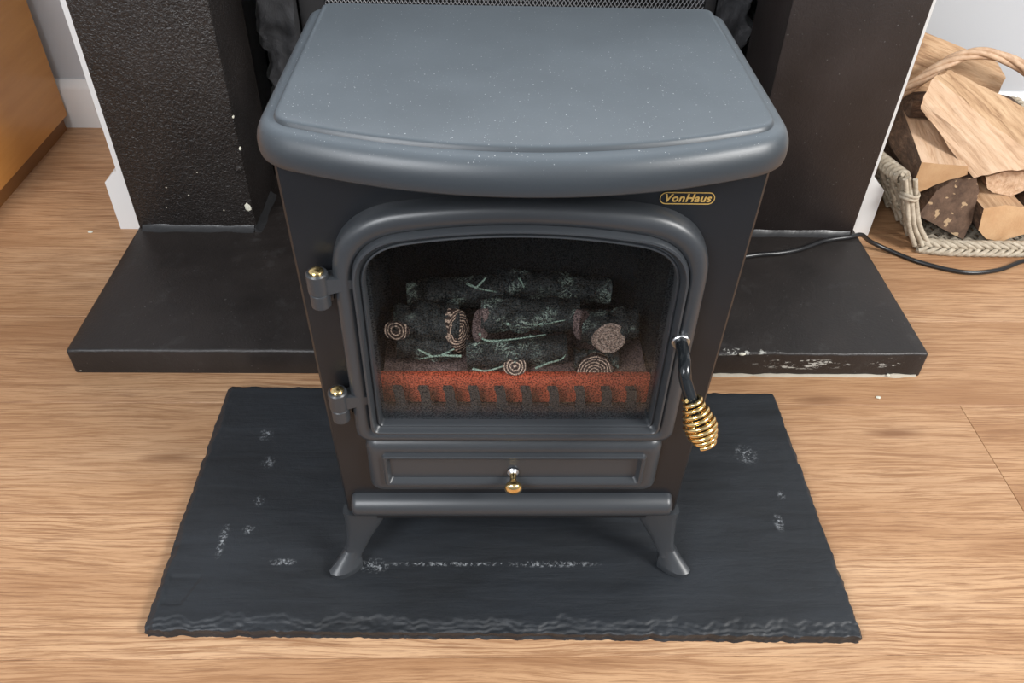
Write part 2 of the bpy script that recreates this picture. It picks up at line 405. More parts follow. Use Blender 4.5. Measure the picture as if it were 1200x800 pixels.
    for s in (-1, 1):
        c = (x0-(z1-z0))
        while c < x1+(z1-z0):
            # line x = c + s*(z-z0)*.58
            pts = []
            k = .58
            za, zb = z0, z1
            if s > 0: za = max(z0, z0+(x0-c)/k); zb = min(z1, z0+(x1-c)/k)
            else: za = max(z0, z0+(c-x1)/k); zb = min(z1, z0+(c-x0)/k)
            if zb-za > .002:
                n = len(V)
                for z in (za, zb):
                    x = c+s*k*(z-z0); y = .8925-s*.0006
                    V += [(x-hw, y, z), (x, y-hw, z), (x+hw, y, z), (x, y+hw, z)]
                for i in range(4): F.append((n+i, n+(i+1) % 4, n+4+(i+1) % 4, n+4+i))
            c += p
    o = obj('wire_mesh', (V, [], F), 'wire', g, smooth=0); o['kind'] = 'stuff'
    # black painted surround
    sr = thing('fireplace_surround', 'black painted fireplace surround with two wide plain pillars', 'fireplace', (0, .715, .046))
    def pillar(x0, x1, mat):
        bm = bmesh.new(); nz = 60
        box(bm, x0, x1, .681, .85, .044, .80, bevel=.0035, seg=2)
        return obj('pillar', bm, mat, sr, smooth=30)
    pl = pillar(-.6595, -.448, 'pillar_black'); pr = pillar(.4275, .6425, 'pillar_smooth')
    pl['label'] = 'pillar with leathery embossed black paint'
    obj('lintel', boxm(-.66, .643, .681, .80, .80, .98, bevel=.003), 'pillar_smooth', sr, smooth=30)
    obj('mantel_shelf', boxm(-.72, .70, .64, .80, .98, 1.02, bevel=.004), 'pillar_smooth', sr, smooth=30)
    def blob(name, c, r, mat, par, seed=0):
        bm = bmesh.new(); bmesh.ops.create_icosphere(bm, subdivisions=2, radius=1)
        for v in bm.verts:
            n = 1+.3*noise.noise(v.co*1.7+Vector((seed, 0, 0)))
            v.co = Vector((c[0]+v.co.x*r[0]*n, c[1]+v.co.y*r[1], c[2]+v.co.z*r[2]*n))
        return obj(name, bm, mat, par)
    blob('paint_chip', (-.4565, .6805, .092), (.0055, .001, .008), 'chip', pl, 1)
    blob('paint_chip', (-.449, .684, .205), (.0025, .003, .004), 'chip', pl, 2)
    blob('paint_chip', (-.449, .684, .262), (.0018, .003, .003), 'chip', pl, 5)
    blob('paint_lump', (-.458, .681, .168), (.007, .005, .007), 'pillar_black', pl, 3)
    for x, z, s in ((-.59, .13, 3), (-.555, .115, 4), (-.50, .085, 6), (-.60, .09, 8), (-.53, .16, 9)):
        blob('paint_chip', (x, .6808, z), (.0016, .0006, .0012), 'caulk', pl, s)
    # sealant coves where pillars meet hearth
    for x0, x1 in ((-.652, -.452), (.432, .636)):
        bm = bmesh.new(); L = []
        for i in range(25):
            x = x0+(x1-x0)*i/24; w = .009+.003*noise.noise((x*25, 0, 0))
            L.append([(x, .684, .044), (x, .681-w*1.3, .0455), (x, .681-w*.6, .0485), (x, .6805, .046+w*.9), (x, .684, .046+w*.9)])
        loft(bm, L); obj('sealant_bead', bm, 'sealant', sr)
    bm = bmesh.new(); L = []
    for i in range(20):
        y = .672+.13*i/19; w = .008+.003*noise.noise((y*25, 2, 0))
        L.append([(-.45, y, .044), (-.448+w*1.4, y, .0455), (-.448+w*.6, y, .049), (-.4475, y, .046+w), (-.45, y, .046+w)])
    loft(bm, L); obj('sealant_bead', bm, 'sealant', sr)

def hearth():
    h = thing('hearth_slab', 'low black painted hearth slab with chipped front edge', 'hearth', (0, .55, 0))
    # gently uneven slab
    nx, ny = 120, 30; x0, x1, y0, y1, zt = -.6625, .6525, .3495, .76, .0458
    bm = boxm(x0, x1, y0, y1, 0.0, zt)
    bmesh.ops.bisect_plane
    for i in range(1, 60):
        x = x0+(x1-x0)*i/60
        bmesh.ops.bisect_plane(bm, geom=bm.verts[:]+bm.edges[:]+bm.faces[:], plane_co=(x, 0, 0), plane_no=(1, 0, 0))
    es = [e for e in bm.edges if all(abs(v.co.z-zt) < 1e-5 and abs(v.co.y-y0) < 1e-5 for v in e.verts)]
    es += [e for e in bm.edges if all(abs(v.co.z-zt) < 1e-5 and (abs(v.co.x-x0) < 1e-5 or abs(v.co.x-x1) < 1e-5) for v in e.verts)]
    es += [e for e in bm.edges if all(abs(v.co.y-y0) < 1e-5 and (abs(v.co.x-x0) < 1e-5 or abs(v.co.x-x1) < 1e-5) for v in e.verts)]
    bmesh.ops.bevel(bm, geom=list(set(es)), offset=.005, segments=3, affect='EDGES', profile=.5)
    for v in bm.verts:
        n = noise.noise((v.co.x*9, v.co.y*9, v.co.z*30)); n2 = noise.noise((v.co.x*45, 5, v.co.z*40))
        if v.co.y < .37 and v.co.z > .02: v.co.y += .0016*n+.001*n2; v.co.z += .0008*n2
        if v.co.z < .001: v.co.z = 0
    obj('slab', bm, 'hearth_black', h, smooth=35)
    bm = boxm(-.5, .47, .755, 1.13, 0, .044); obj('inner_slab', bm, 'hearth_black', h, smooth=0)
    bm = bmesh.new(); L = []
    for i in range(60):
        x = .12+.525*i/59; w = .0035+.003*noise.noise((x*40, 7, 0))
        if x < 0: w = .001+.0035*max(0, noise.noise((x*30, 3, 0)))
        w = max(w, .0006)
        L.append([(x, .352, 0), (x, .349-w, 0), (x, .349-w*.4, w*.8), (x, .352, w)])
    loft(bm, L); obj('caulk_line', bm, 'caulk', h)
    for x, y, z, r in ((.36, .349, .0445, .006), (-.652, .352, .004, .005), (.60, .347, .004, .003)):
        b = bmesh.new(); bmesh.ops.create_icosphere(b, subdivisions=2, radius=1)
        for v in b.verts:
            n = 1+.4*noise.noise(v.co*2+Vector((x*9, 0, 0))); v.co = Vector((x+v.co.x*r*n, y+v.co.y*.003, max(z+v.co.z*r*.35*n, .0005)))
        obj('chipped_spot', b, 'chip', h)

def slate():
    nx, ny = 420, 130; V = []; F = []
    bl, br, fl, fr = Vector((-.4155, .306)), Vector((.402, .294)), Vector((-.4155, -.088)), Vector((.402, -.101))
    def P(u, v):
        p = (fl*(1-u)+fr*u)*(1-v)+(bl*(1-u)+br*u)*v
        e = .0026
        nx_ = e*noise.fractal((0, p.y*60, 3), 1, 2, 4); ny_ = e*noise.fractal((p.x*60, 0, 7), 1, 2, 4)
        wx = 1 if u < .5 else 1; k = abs(2*u-1)**6; q = abs(2*v-1)**6
        x = p.x+nx_*k; y = p.y+ny_*q
        if u < .03 and v > .9: pass
        # rounded corners
        return x, y
    dist = []
    def H(x, y, u, v):
        W_ = .815; D_ = .394
        dl, dr, df, db = u*W_, (1-u)*W_, v*D_, (1-v)*D_
        z = .018+.0006*noise.fractal((x*7, y*30, 0), 1, 2, 3)
        wf = .013+.012*max(0, noise.noise((x*24, 2, 0))+.25)+.008*noise.noise((x*75, 2, 0))
        if df < wf:
            t = 1-df/wf; q = t*2.2+1.1*noise.fractal((x*20, y*45, 3), 1, 2, 4); q = max(0, min(3, q)); fl_ = math.floor(q); fr_ = q-fl_
            z -= .0013*(fl_+min(1, fr_*2.5)) + .0007*noise.fractal((x*160, y*160, 0), 1, 2, 3)*min(1, t*4)
        z += .0005*noise.fractal((x*120, y*120, 4), 1, 2, 2)*max(0, 1-min(df, dl, dr)/.03)
        wl = .008+.006*noise.noise((y*20, 5, 0))
        if dl < wl: z -= .006*(1-dl/wl)
        wr = .004+.003*noise.noise((y*24, 8, 0))
        if dr < wr: z -= .006*(1-dr/wr)
        if db < .005: z -= .005*(1-db/.005)
        # a flaked step at the front left corner
        if .012 < dl < .05 and .03 < df < .068 and (dl-.012)*1.1+(.068-df)*.4 < .04: z -= .0011
        return z
    us = [i/nx for i in range(nx+1)]; vs = []
    for j in range(ny+1):
        t = j/ny; vs.append(t**1.5)
    for v in vs:
        for u in us:
            x, y = P(u, v); V.append((x, y, H(x, y, u, v)))
    m = nx+1
    for j in range(ny):
        for i in range(nx):
            a = j*m+i; F.append((a, a+1, a+m+1, a+m))
    ring = [i for i in range(m)]+[j*m+nx for j in range(1, ny+1)]+[ny*m+i for i in range(nx-1, -1, -1)]+[j*m for j in range(ny-1, 0, -1)]
    prev = ring
    cx, cy = 0, .1
    for lev, ins in ((.6, .0005), (.25, .003), (0, .001)):
        cur = []
        for a in ring:
            x, y, z = V[a]
            n = noise.fractal((x*60, y*60, lev*9), 1, 2, 3)
            d = Vector((cx-x, cy-y)).normalized()
            V.append((x+d.x*(ins+.0015*n*(lev > 0)), y+d.y*(ins+.0015*n*(lev > 0)), z*lev)); cur.append(len(V)-1)
        for i in range(len(ring)):
            j = (i+1) % len(ring); F.append((prev[i], cur[i], cur[j], prev[j]))
        prev = cur
    F.append(prev[::-1])
    o = obj('slate_mat', (V, [], F), 'slate', smooth=45, loc=(0, .1, 0))
    tag(o, 'dark grey slate slab with rough chipped edges lying under the stove', 'slate slab')

setting(); hearth(); slate()

# ------------------------------------------------------------------ the stove
def arch(w, zb, zs, zt, rt, rb, y):
    """closed outline, bottom centre first, going right, up and over"""
    A = lambda x: zt-(zt-zs)*(x/w)**2
    R = []
    R += [((w-rb)*i/6, zb) for i in range(6)]
    R += bez((w-rb, zb), (w, zb), (w, zb+rb), 8)
    z0, z1 = zb+rb, zs-rt
    R += [(w, z0+(z1-z0)*i/8) for i in range(1, 8)]
    R += bez((w, zs-rt), (w, zs), (w-rt, A(w-rt)), 14)
    R += [((w-rt)*(1-i/14), A((w-rt)*(1-i/14))) for i in range(1, 15)]
    L = [(-x, z) for x, z in R[1:-1]][::-1]
    return [(x, y, z) for x, z in R+L]
def rrect(w, h, r, cx, cz, y, n=6):
    P = []
    for sx, sz, a0 in ((1, -1, -90), (1, 1, 0), (-1, 1, 90), (-1, -1, 180)):
        for i in range(n+1):
            a = math.radians(a0+90*i/n)
            P.append((cx+sx*(w-r)+r*math.cos(a), y, cz+sz*(h-r)+r*math.sin(a)))
    return P

ZG = .018
def stove():
    st = thing('electric_stove', 'dark grey freestanding electric stove with arched glass door', 'stove', (0, .11, ZG))
    T = lambda t: [a+(b-a)*t for a, b in zip((.161, .249, .509, .5285, .056, .016), (.1335, .2745, .479, .4955, .034, .004))]
    # body: box with an arched opening in front
    ZB, ZT = .116, .566
    wz = lambda z: .1867+(.1965-.1867)*(z-.1107)/(.5456-.1107)
    inner = arch(*T(.55), 0)
    c = Vector((0, .39))
    def cast(p):
        d = Vector((p[0], p[2]))-c; best = 1e9
        if d.y > 1e-9: best = min(best, (ZT-c.y)/d.y)
        if d.y < -1e-9: best = min(best, (ZB-c.y)/d.y)
        # sides x = +-wz(z)
        k = (.1965-.1867)/(.5456-.1107); w0 = wz(c.y)
        for s in (1, -1):
            den = s*d.x-k*d.y
            if den > 1e-9: best = min(best, w0/den)
        q = c+d*best; return [q.x, q.y]
    outer = [cast(p) for p in inner]
    for sx in (-1, 1):
        for z in (ZB, ZT):
            t = (sx*wz(z), z); i = min(range(len(outer)), key=lambda k: (outer[k][0]-t[0])**2+(outer[k][1]-t[1])**2); outer[i] = list(t)
    ins = lambda q, d: (q[0]*(1-d/.19), q[1] if d == 0 else q[1]+(d if q[1] < .39 else -d)*(abs(q[1]-.39) > .15))
    L = [[(x, .004, z) for x, _, z in inner], inner]
    L.append([(q[0]*(1-.0024/.19), 0, q[1]) for q in outer]); L.append([(q[0], .0024, q[1]) for q in outer])
    L.append([(q[0], .222, q[1]) for q in outer])
    obj('body', loft(bmesh.new(), L, cap0=False), 'enamel', st, smooth=25)
    # fire box behind the glass
    fb = bmesh.new(); o_ = arch(*T(.75), .002); b_ = arch(*T(.9), .15)
    loft(fb, [o_, b_], cap0=False); fbx = obj('firebox', fb, 'inside', st, smooth=30)
    # lower ledge
    obj('base_strip', boxm(-.181, .181, -.004, .2, .106, .120, bevel=.002), 'enamel', st)
    bm = bmesh.new(); L = []
    for i in range(9):
        t = i/8; x = -.179+.358*t
    prof = [(math.cos(math.radians(a)), math.sin(math.radians(a))) for a in range(-90, 91, 15)]
    for x, k in ((-.1795, .35), (-.1785, .75), (-.176, .95), (-.172, 1), (.172, 1), (.176, .95), (.1785, .75), (.1795, .35)):
        L.append([(x, .004, .1325-.0150*k)]+[(x, .0-.0165*cx*k, .1325+.0150*sz*k) for cx, sz in prof]+[(x, .004, .1325+.0150*k)])
    obj('bottom_rail', loft(bm, L), 'cast', st, smooth=50)
    # top plate
    def plate(d, z):
        w = .2078-d; yc, k = -.0640+d, 1.12; yb = .245-min(d, .006)*.5; r = .034-min(d, .02)*.9
        A = lambda x: yc+k*x*x
        R = [((w)*i/4, yb) for i in range(4)]+[(w-.006, yb), (w-.0018, yb-.0018), (w, yb-.006)]
        ys = A(w)+r
        R += [(w, yb-.006+(ys-yb+.006)*i/10) for i in range(1, 10)]
        R += bez((w, ys), (w, A(w)-.002), (w-r, A(w-r)), 12)
        R += [((w-r)*(1-i/20), A((w-r)*(1-i/20))) for i in range(1, 21)]
        Lf = [(-x, y) for x, y in R[1:-1]][::-1]
        return [(x, y, z) for x, y in R+Lf]
    st_ = [(.012, .560), (.004, .5605), (.001, .563), (0, .567), (0, .5735), (.0012, .5785), (.0040, .5840), (.0075, .5876), (.0115, .5893), (.0150, .5900), (.0162, .5906), (.0174, .5932), (.0188, .5944), (.0215, .5949)]
    L = [plate(d, z) for d, z in st_]
    obj('top_plate', loft(bmesh.new(), L), 'enamel_top', st, smooth=35)
    # door
    dr = bmesh.new()
    prof = [(0, .001), (0, -.004), (.015, -.010), (.06, -.0145), (.14, -.0175), (.26, -.0190), (.38, -.0190), (.50, -.0178), (.57, -.0165), (.60, -.0150), (.615, -.0158), (.63, -.0195), (.66, -.0212),
            (.72, -.0215), (.76, -.0200), (.78, -.0165), (.86, -.0140), (.885, -.0142), (.90, -.0160), (.94, -.0165), (.965, -.0155), (.985, -.0130), (1., -.0085), (1.0, .012)]
    L = [arch(*T(t), y) for t, y in prof]
    door = obj('door', loft(dr, L, cap0=False, cap1=False), 'cast', st, smooth=38)
    gl = bmesh.new(); g = arch(*T(.992), -.0082); g2 = [(x, -.0052, z) for x, _, z in g]
    obj('glass_pane', loft(gl, [g, g2]), 'glass', door, smooth=30)
    # hinges
    for x, z0, z1 in ((-.1725, .4255, .4615), (-.1715, .2835, .3220)):
        h = bmesh.new(); zm = z0+(z1-z0)*.42
        lathe(h, [(0, .0075), (.0012, .0086), (zm-z0-.0012, .0086), (zm-z0-.0004, .0076), (zm-z0+.0006, .0076), (zm-z0+.0014, .0094), (z1-z0-.0014, .0094), (z1-z0, .0082)], (x, -.017, z0), (0, 0, 1), 24)
        hg = obj('hinge', h, 'cast', door, smooth=35)
        b = bmesh.new(); zt = z1-.004
        lp = []
        for xx, hz, y0, y1 in ((x+.004, .008, -.023, -.008), (x+.010, .0075, -.021, -.006), (x+.022, .006, -.0185, -.004), (x+.030, .004, -.0165, -.004)):
            zc = zt-.009
            lp.append([(xx, y0, zc-hz), (xx, y1, zc-hz), (xx, y1, zc+hz), (xx, y0, zc+hz)])
        loft(b, lp); obj('hinge_arm', b, 'cast', door, smooth=30)
        b = bmesh.new(); lathe(b, [(-.001, .0062), (.0012, .0062), (.0026, .0050), (.0036, .0030), (.0040, .0005)], (x, -.017, z1), (0, 0, 1), 20)
        obj('hinge_pin', b, 'brass', door)
        b = boxm(x-.0105, x+.0105, -.012, .001, z0+.001, zm-.002, bevel=.002); obj('hinge_bracket', b, 'cast', st)
    # ash drawer
    cz, hz, hw = .2025, .0405, .1545
    L = []
    for d, y in ((0, .002), (0, -.003), (.0015, -.007), (.005, -.0105), (.010, -.0122), (.0135, -.0122), (.0150, -.0118), (.0165, -.0122), (.0175, -.0152), (.0192, -.0162), (.0212, -.0155), (.0228, -.0118), (.0240, -.0095)):
        L.append(rrect(hw-d, hz-d, max(.012-d*.45, .0035), 0, cz, y))
    drw = obj('ash_drawer', loft(bmesh.new(), L), 'cast', st, smooth=35)
    b = bmesh.new(); lathe(b, [(0, .0058), (.0015, .0062), (.003, .0048), (.0045, .0036)], (-.001, -.0105, .1965), (0, -1, 0), 24)
    obj('knob_rose', b, 'steel', drw)
    b = bmesh.new(); lathe(b, [(.003, .0038), (.009, .0032), (.0125, .0040), (.015, .0068), (.0175, .0088), (.0200, .0094), (.0225, .0088), (.0245, .0066), (.0258, .0030), (.0262, .0003)], (-.001, -.0105, .1965), (0, -1, -.15), 28)
    obj('drawer_knob', b, 'brass', drw)
    # legs
    def leg(sx, y, back=False):
        b = bmesh.new(); s = -1 if not back else 1
        sta = [(.168, 0, .112, .0250, .0100), (.1695, 0, .100, .0228, .0100), (.1735, -.001, .086, .0190, .0098), (.1780, -.002, .070, .0152, .0094), (.1825, -.004, .054, .0122, .0090), (.1865, -.006, .043, .0108, .0090), (.1885, -.008, .0385, .0106, .0094)]
        L = []
        for cx, dy, z, hx, hy in sta:
            P = []
            for k in range(16):
                a = 2*math.pi*k/16; ca, sa = math.cos(a), math.sin(a)
                P.append((sx*(cx+hx*math.copysign(abs(ca)**.55, ca)), y+(dy if not back else -dy)+hy*math.copysign(abs(sa)**.55, sa), z))
            L.append(P)
        lg = obj('leg', loft(b, L), 'cast', st, smooth=45)
        b = bmesh.new(); L = []
        fan = [(.177, -.015), (.183, -.0225), (.190, -.0285), (.198, -.0328), (.206, -.0338), (.2125, -.0318), (.2155, -.0265), (.2125, -.0165), (.207, -.006), (.198, -.0005), (.187, 0.), (.179, -.0055)]
        n_ = len(fan); cx0, cy0 = .1875, -.007
        ang = [math.atan2(q-cy0, p-cx0) for p, q in fan]
        ank = lambda r, sx_, sy_: [(cx0+sx_+r*1.05*math.cos(a), cy0+sy_+r*.92*math.sin(a)) for a in ang]
        mixp = lambda A, B, t: [(p[0]*(1-t)+q[0]*t, p[1]*(1-t)+q[1]*t) for p, q in zip(A, B)]
        a0 = ank(.0100, 0, 0)
        for P2, z in ((a0, .0465), (mixp(a0, fan, .30), .0400), (mixp(a0, fan, .62), .0335), (mixp(a0, fan, .93), .0275), (fan, .0263), (mixp(ank(.012, .008, -.009), fan, .90), .0180)):
            L.append([(sx*p, y+(q+.0015)*(1 if not back else -1), z) for p, q in P2])
        obj('foot', loft(b, L), 'cast', lg, smooth=28)
    for sx in (-1, 1): leg(sx, .0055); leg(sx, .205, True)
    # badge
    bx, bz = .1335, .5262
    b = loft(bmesh.new(), [rrect(.0226, .0056, .0054, bx, bz, 0.0005), rrect(.0226, .0056, .0054, bx, bz, -.0004)])
    bd = obj('badge', b, 'badge_black', st); bd['label'] = 'black badge with gold lettering VonHaus'
    b = loft(bmesh.new(), [rrect(.0226, .0056, .0054, bx, bz, -.0004), rrect(.0226, .0056, .0054, bx, bz, -.0009), rrect(.0219, .0049, .0047, bx, bz, -.0009), rrect(.0219, .0049, .0047, bx, bz, -.0004)], cap0=False, cap1=False)
    obj('badge_border', b, 'gold_print', bd)
    cu = bpy.data.curves.new('lettering', 'FONT'); cu.body = 'VonHaus'; cu.size = .0098; cu.shear = .2; cu.offset = .00026; cu.extrude = .0003; cu.align_x = 'CENTER'; cu.align_y = 'CENTER'; cu.space_character = 1.08
    to = bpy.data.objects.new('tmp', cu); C.objects.link(to); bpy.context.view_layer.update()
    me = bpy.data.meshes.new_from_object(to); bpy.data.objects.remove(to)
    me.transform(Matrix.Translation((bx, -.0008, bz)) @ Matrix.Rotation(math.pi/2, 4, 'X')); me.materials.clear(); me.materials.append(M['gold_print'])
    to = bpy.data.objects.new('lettering', me); C.objects.link(to); to.parent = bd; to.matrix_parent_inverse = world(bd).inverted()
    # door handle
    b = bmesh.new(); lathe(b, [(0, .0085), (.0035, .0085), (.0045, .0075)], (.1465, -.0175, .3885), (0, -1, .0), 24); wsh = obj('handle_washer', b, 'steel', door)
    b = bmesh.new(); P = catmull([(.1465, -.020, .3885), (.1462, -.032, .3885), (.1455, -.046, .3880), (.1448, -.0545, .3835), (.1462, -.058, .3760), (.1510, -.0640, .3640), (.1552, -.0690, .3530)], 6)
    tube(b, P, .0058, 14); hd = obj('handle_rod', b, 'gloss_black', door, smooth=60)
    a0, a1 = Vector((.1520, -.0655, .3630)), Vector((.1680, -.0860, .3235)); ax = (a1-a0).normalized(); u = ax.orthogonal().normalized(); v = ax.cross(u)
    P = []; turns = 9; ln = (a1-a0).length
    for i in range(turns*20+1):
        t = i/(turns*20); ang = 2*math.pi*turns*t
        R = [(0, .0072), (.12, .0078), (.35, .0112), (.58, .0138), (.78, .0122), (.92, .0092), (1, .0078)]
        for (ta, ra), (tb, rb) in zip(R, R[1:]):
            if ta <= t <= tb: s = (t-ta)/(tb-ta); s = s*s*(3-2*s); rad = ra+(rb-ra)*s; break
        P.append(a0+ax*ln*t+rad*(math.cos(ang)*u+math.sin(ang)*v))
    b = bmesh.new(); tube(b, P, .0021, 8); sp = obj('spring_grip', b, 'brass', hd, smooth=60); sp['label'] = 'coiled brass spring grip'
    b = bmesh.new(); tube(b, [a0-ax*.004, a0+ax*ln*.9], .0048, 10); obj('grip_core', b, 'gloss_black', hd)
    # ---- fuel effect
    fe = obj('fuel_bed', boxm(-.136, .136, .03, .14, .262, .300, bevel=.004), 'tray', st)
    obj('ember_strip', boxm(-.1375, .1375, .022, .031, .262, .3045, bevel=.0015), 'ember', fe)
    gr = obj('grate', boxm(-.137, .137, .008, .016, .2655, .2745, bevel=.003), 'inside', st, smooth=40)
    gr.data.materials.clear(); gr.data.materials.append(M['cast'])
    b = bmesh.new()
    L = [[(x-.0048, .009, z), (x+.0048, .009, z), (x+.0042, .0155, z), (x-.0042, .0155, z)] for x, z in ((.0, .268), (.0, .2785), (-.0005, .290), (-.0015, .2965), (-.003, .2985))]
    L[0] = [(-.012, .009, .268), (.013, .009, .268), (.012, .0155, .268), (-.011, .0155, .268)]
    L.insert(1, [(-.0062, .009, .2735), (.0075, .009, .2735), (.0068, .0155, .2735), (-.0055, .0155, .2735)])
    loft(b, L); bar0 = None
    for k, x in enumerate((-.1163, -.0906, -.0657, -.0408, -.0142, .0117, .0393, .0661, .0929, .118)):
        if bar0 is None: bar0 = obj('grate_bar', b, 'cast', gr, smooth=30); bar0.data.transform(Matrix.Translation((0, 0, 0))); bar0.location.x += x
        else:
            q = bar0.copy(); C.objects.link(q); q.parent = gr; q.matrix_parent_inverse = bar0.matrix_parent_inverse.copy(); q.location.x = x
    def rlog(a, b_, ra, rb, seed, n=18, amp=.3):
        a, b_ = Vector(a), Vector(b_); d = (b_-a).normalized(); u = d.orthogonal().normalized(); v = d.cross(u); L = []
        for i in range(23):
            t = i/22; r0 = ra+(rb-ra)*t; p = a+(b_-a)*t; P = []
            for k in range(n):
                g = 2*math.pi*k/n
                rr = r0*(1+amp*noise.fractal((math.cos(g)*1.3+seed, math.sin(g)*1.3, t*6), 1, 2, 3))
                P.append(p+rr*(math.cos(g)*u+math.sin(g)*v))
            L.append(P)
        return obj('moulded_log', loft(bmesh.new(), L), 'resin', fe, smooth=60)
    def end(c, nrm, rx, rz, mat, par, half=False, seed=0, th=.006):
        nrm = Vector(nrm).normalized(); u = Vector((0, 0, 1)).cross(nrm).normalized(); v = nrm.cross(u)
        P = []
        for k in range(22):
            g = (math.pi*k/21) if half else 2*math.pi*k/22
            w = 1+.09*noise.noise((math.cos(g)*2+seed, math.sin(g)*2, 0))
            P.append(Vector(c)+rx*w*math.cos(g)*u+rz*w*math.sin(g)*v)
        b = loft(bmesh.new(), [[p-nrm*th for p in P], [p+nrm*th*.3 for p in P]])
        return obj('log_end', b, mat, par, loc=c)
    l1 = rlog((-.124, .060, .343), (-.060, .068, .337), .017, .023, 1); 
    l1b = rlog((-.120, .052, .322), (-.065, .050, .318), .014, .013, 11)
    end((-.119, .043, .347), (-.15, -.9, .45), .0125, .0095, 'ring_end', l1, seed=1)
    end((-.0585, .054, .338), (.75, -.65, .2), .014, .025, 'ring_end', l1, seed=2)
    l2 = rlog((-.036, .066, .349), (.064, .070, .346), .018, .016, 3)
    end((-.037, .053, .346), (-.8, -.6, .2), .009, .019, 'tray', l2, seed=4)
    end((.068, .055, .345), (.8, -.65, .2), .010, .018, 'tray', l2, seed=5)
    l3 = rlog((-.050, .045, .313), (.052, .048, .318), .014, .015, 5)
    end((-.001, .029, .3125), (0, -.85, .5), .0115, .0095, 'ring_end', l3, seed=7)
    l4 = rlog((.065, .062, .336), (.124, .066, .338), .018, .015, 9)
    end((.094, .045, .337), (.25, -.8, .55), .0175, .0150, 'pale_end', l4, seed=9)
    l6 = rlog((.060, .044, .308), (.105, .046, .309), .011, .010, 12)
    end((.080, .030, .3045), (0, -.9, .3), .0185, .019, 'ring_end', l6, half=True, seed=3)
    l5 = rlog((-.112, .100, .346), (-.012, .104, .352), .015, .017, 14, amp=.35); rlog((-.02, .108, .356), (.10, .11, .347), .016, .013, 17, amp=.35)
    for P in ([(-.055, .034, .3215), (-.078, .033, .3225), (-.098, .034, .317)], [(-.085, .034, .321), (-.098, .034, .330)], [(-.075, .034, .322), (-.062, .035, .330)],
              [(-.037, .046, .341), (-.030, .047, .331), (-.005, .049, .331), (.03, .052, .335)], [(-.044, .032, .306), (-.03, .030, .305), (-.012, .030, .312), (.0, .030, .318)],
              [(-.05, .085, .374), (-.038, .086, .367), (-.020, .087, .362)], [(-.040, .086, .368), (-.030, .088, .380)], [(.003, .088, .379), (.008, .088, .368)],
              [(.02, .031, .308), (.032, .031, .315), (.045, .033, .318), (.05, .034, .324)], [(-.01, .052, .349), (.02, .052, .348), (.05, .055, .352)]):
        b = bmesh.new(); Q = catmull(P, 5); tube(b, Q, [.0014*(1-.6*i/len(Q)) for i in range(len(Q))], 6); obj('moulded_twig', b, 'twig', l2)
    return st
stove()

# ------------------------------------------------------------------ power cable
def cable():
    P = catmull([(.15, .235, .12), (.20, .30, .065), (.27, .45, .0495), (.36, .575, .0495), (.4345, .605, .0495), (.49, .614, .0495), (.5332, .628, .0495), (.585, .655, .0495), (.632, .666, .0500), (.658, .678, .047), (.690, .694, .021), (.732, .685, .0055), (.7754, .651, .0042), (.8432, .622, .0042), (.91, .630, .0042), (.9746, .660, .0042), (1.03, .6635, .0042), (1.10, .662, .0042), (1.19, .70, .0042), (1.27, .80, .0042)], 8)
    b = bmesh.new(); tube(b, P, .0042, 10)
    tag(obj('power_cable', b, 'black_plastic', loc=(.8, .63, 0), smooth=60), 'black power cable trailing from the stove over the hearth onto the floor', 'cable')
cable()

# ------------------------------------------------------------------ cabinet in the alcove
def cabinet():
    c = thing('wooden_cabinet', 'honey coloured wood veneer cabinet standing in the alcove', 'cabinet', (-1.2, .9, 0))
    x0, x1, y0, y1 = -1.45, -.975, .70, 1.155
    obj('plinth', boxm(x0+.01, x1-.011, y0+.03, y1-.004, 0, .05), 'veneer_dark', c, smooth=0)
    obj('side_panel', boxm(x1-.018, x1, y0, y1, .034, .45, bevel=.0015), 'veneer', c, smooth=0)
    obj('side_panel', boxm(x0, x0+.018, y0, y1, .034, .45, bevel=.0015), 'veneer', c, smooth=0)
    obj('top', boxm(x0-.01, x1+.01, y0-.02, y1, .45, .472, bevel=.002), 'veneer', c, smooth=0)
    obj('shelf', boxm(x0+.018, x1-.018, y0+.01, y1-.01, .05, .066), 'veneer', c, smooth=0)
    obj('back', boxm(x0+.018, x1-.018, y1-.012, y1-.004, .066, .45), 'veneer', c, smooth=0)
    xm = (x0+x1)/2
    for a, b_, kx in ((x0+.002, xm-.0015, xm-.04), (xm+.0015, x1-.002, xm+.04)):
        d = obj('door', boxm(a, b_, y0-.018, y0, .055, .445, bevel=.0015), 'veneer', c, smooth=0)
        b = bmesh.new(); lathe(b, [(0, .006), (.012, .006), (.018, .013), (.026, .013), (.03, .008)], (kx, y0-.018, .33), (0, -1, 0)); obj('knob', b, 'steel', d)
cabinet()

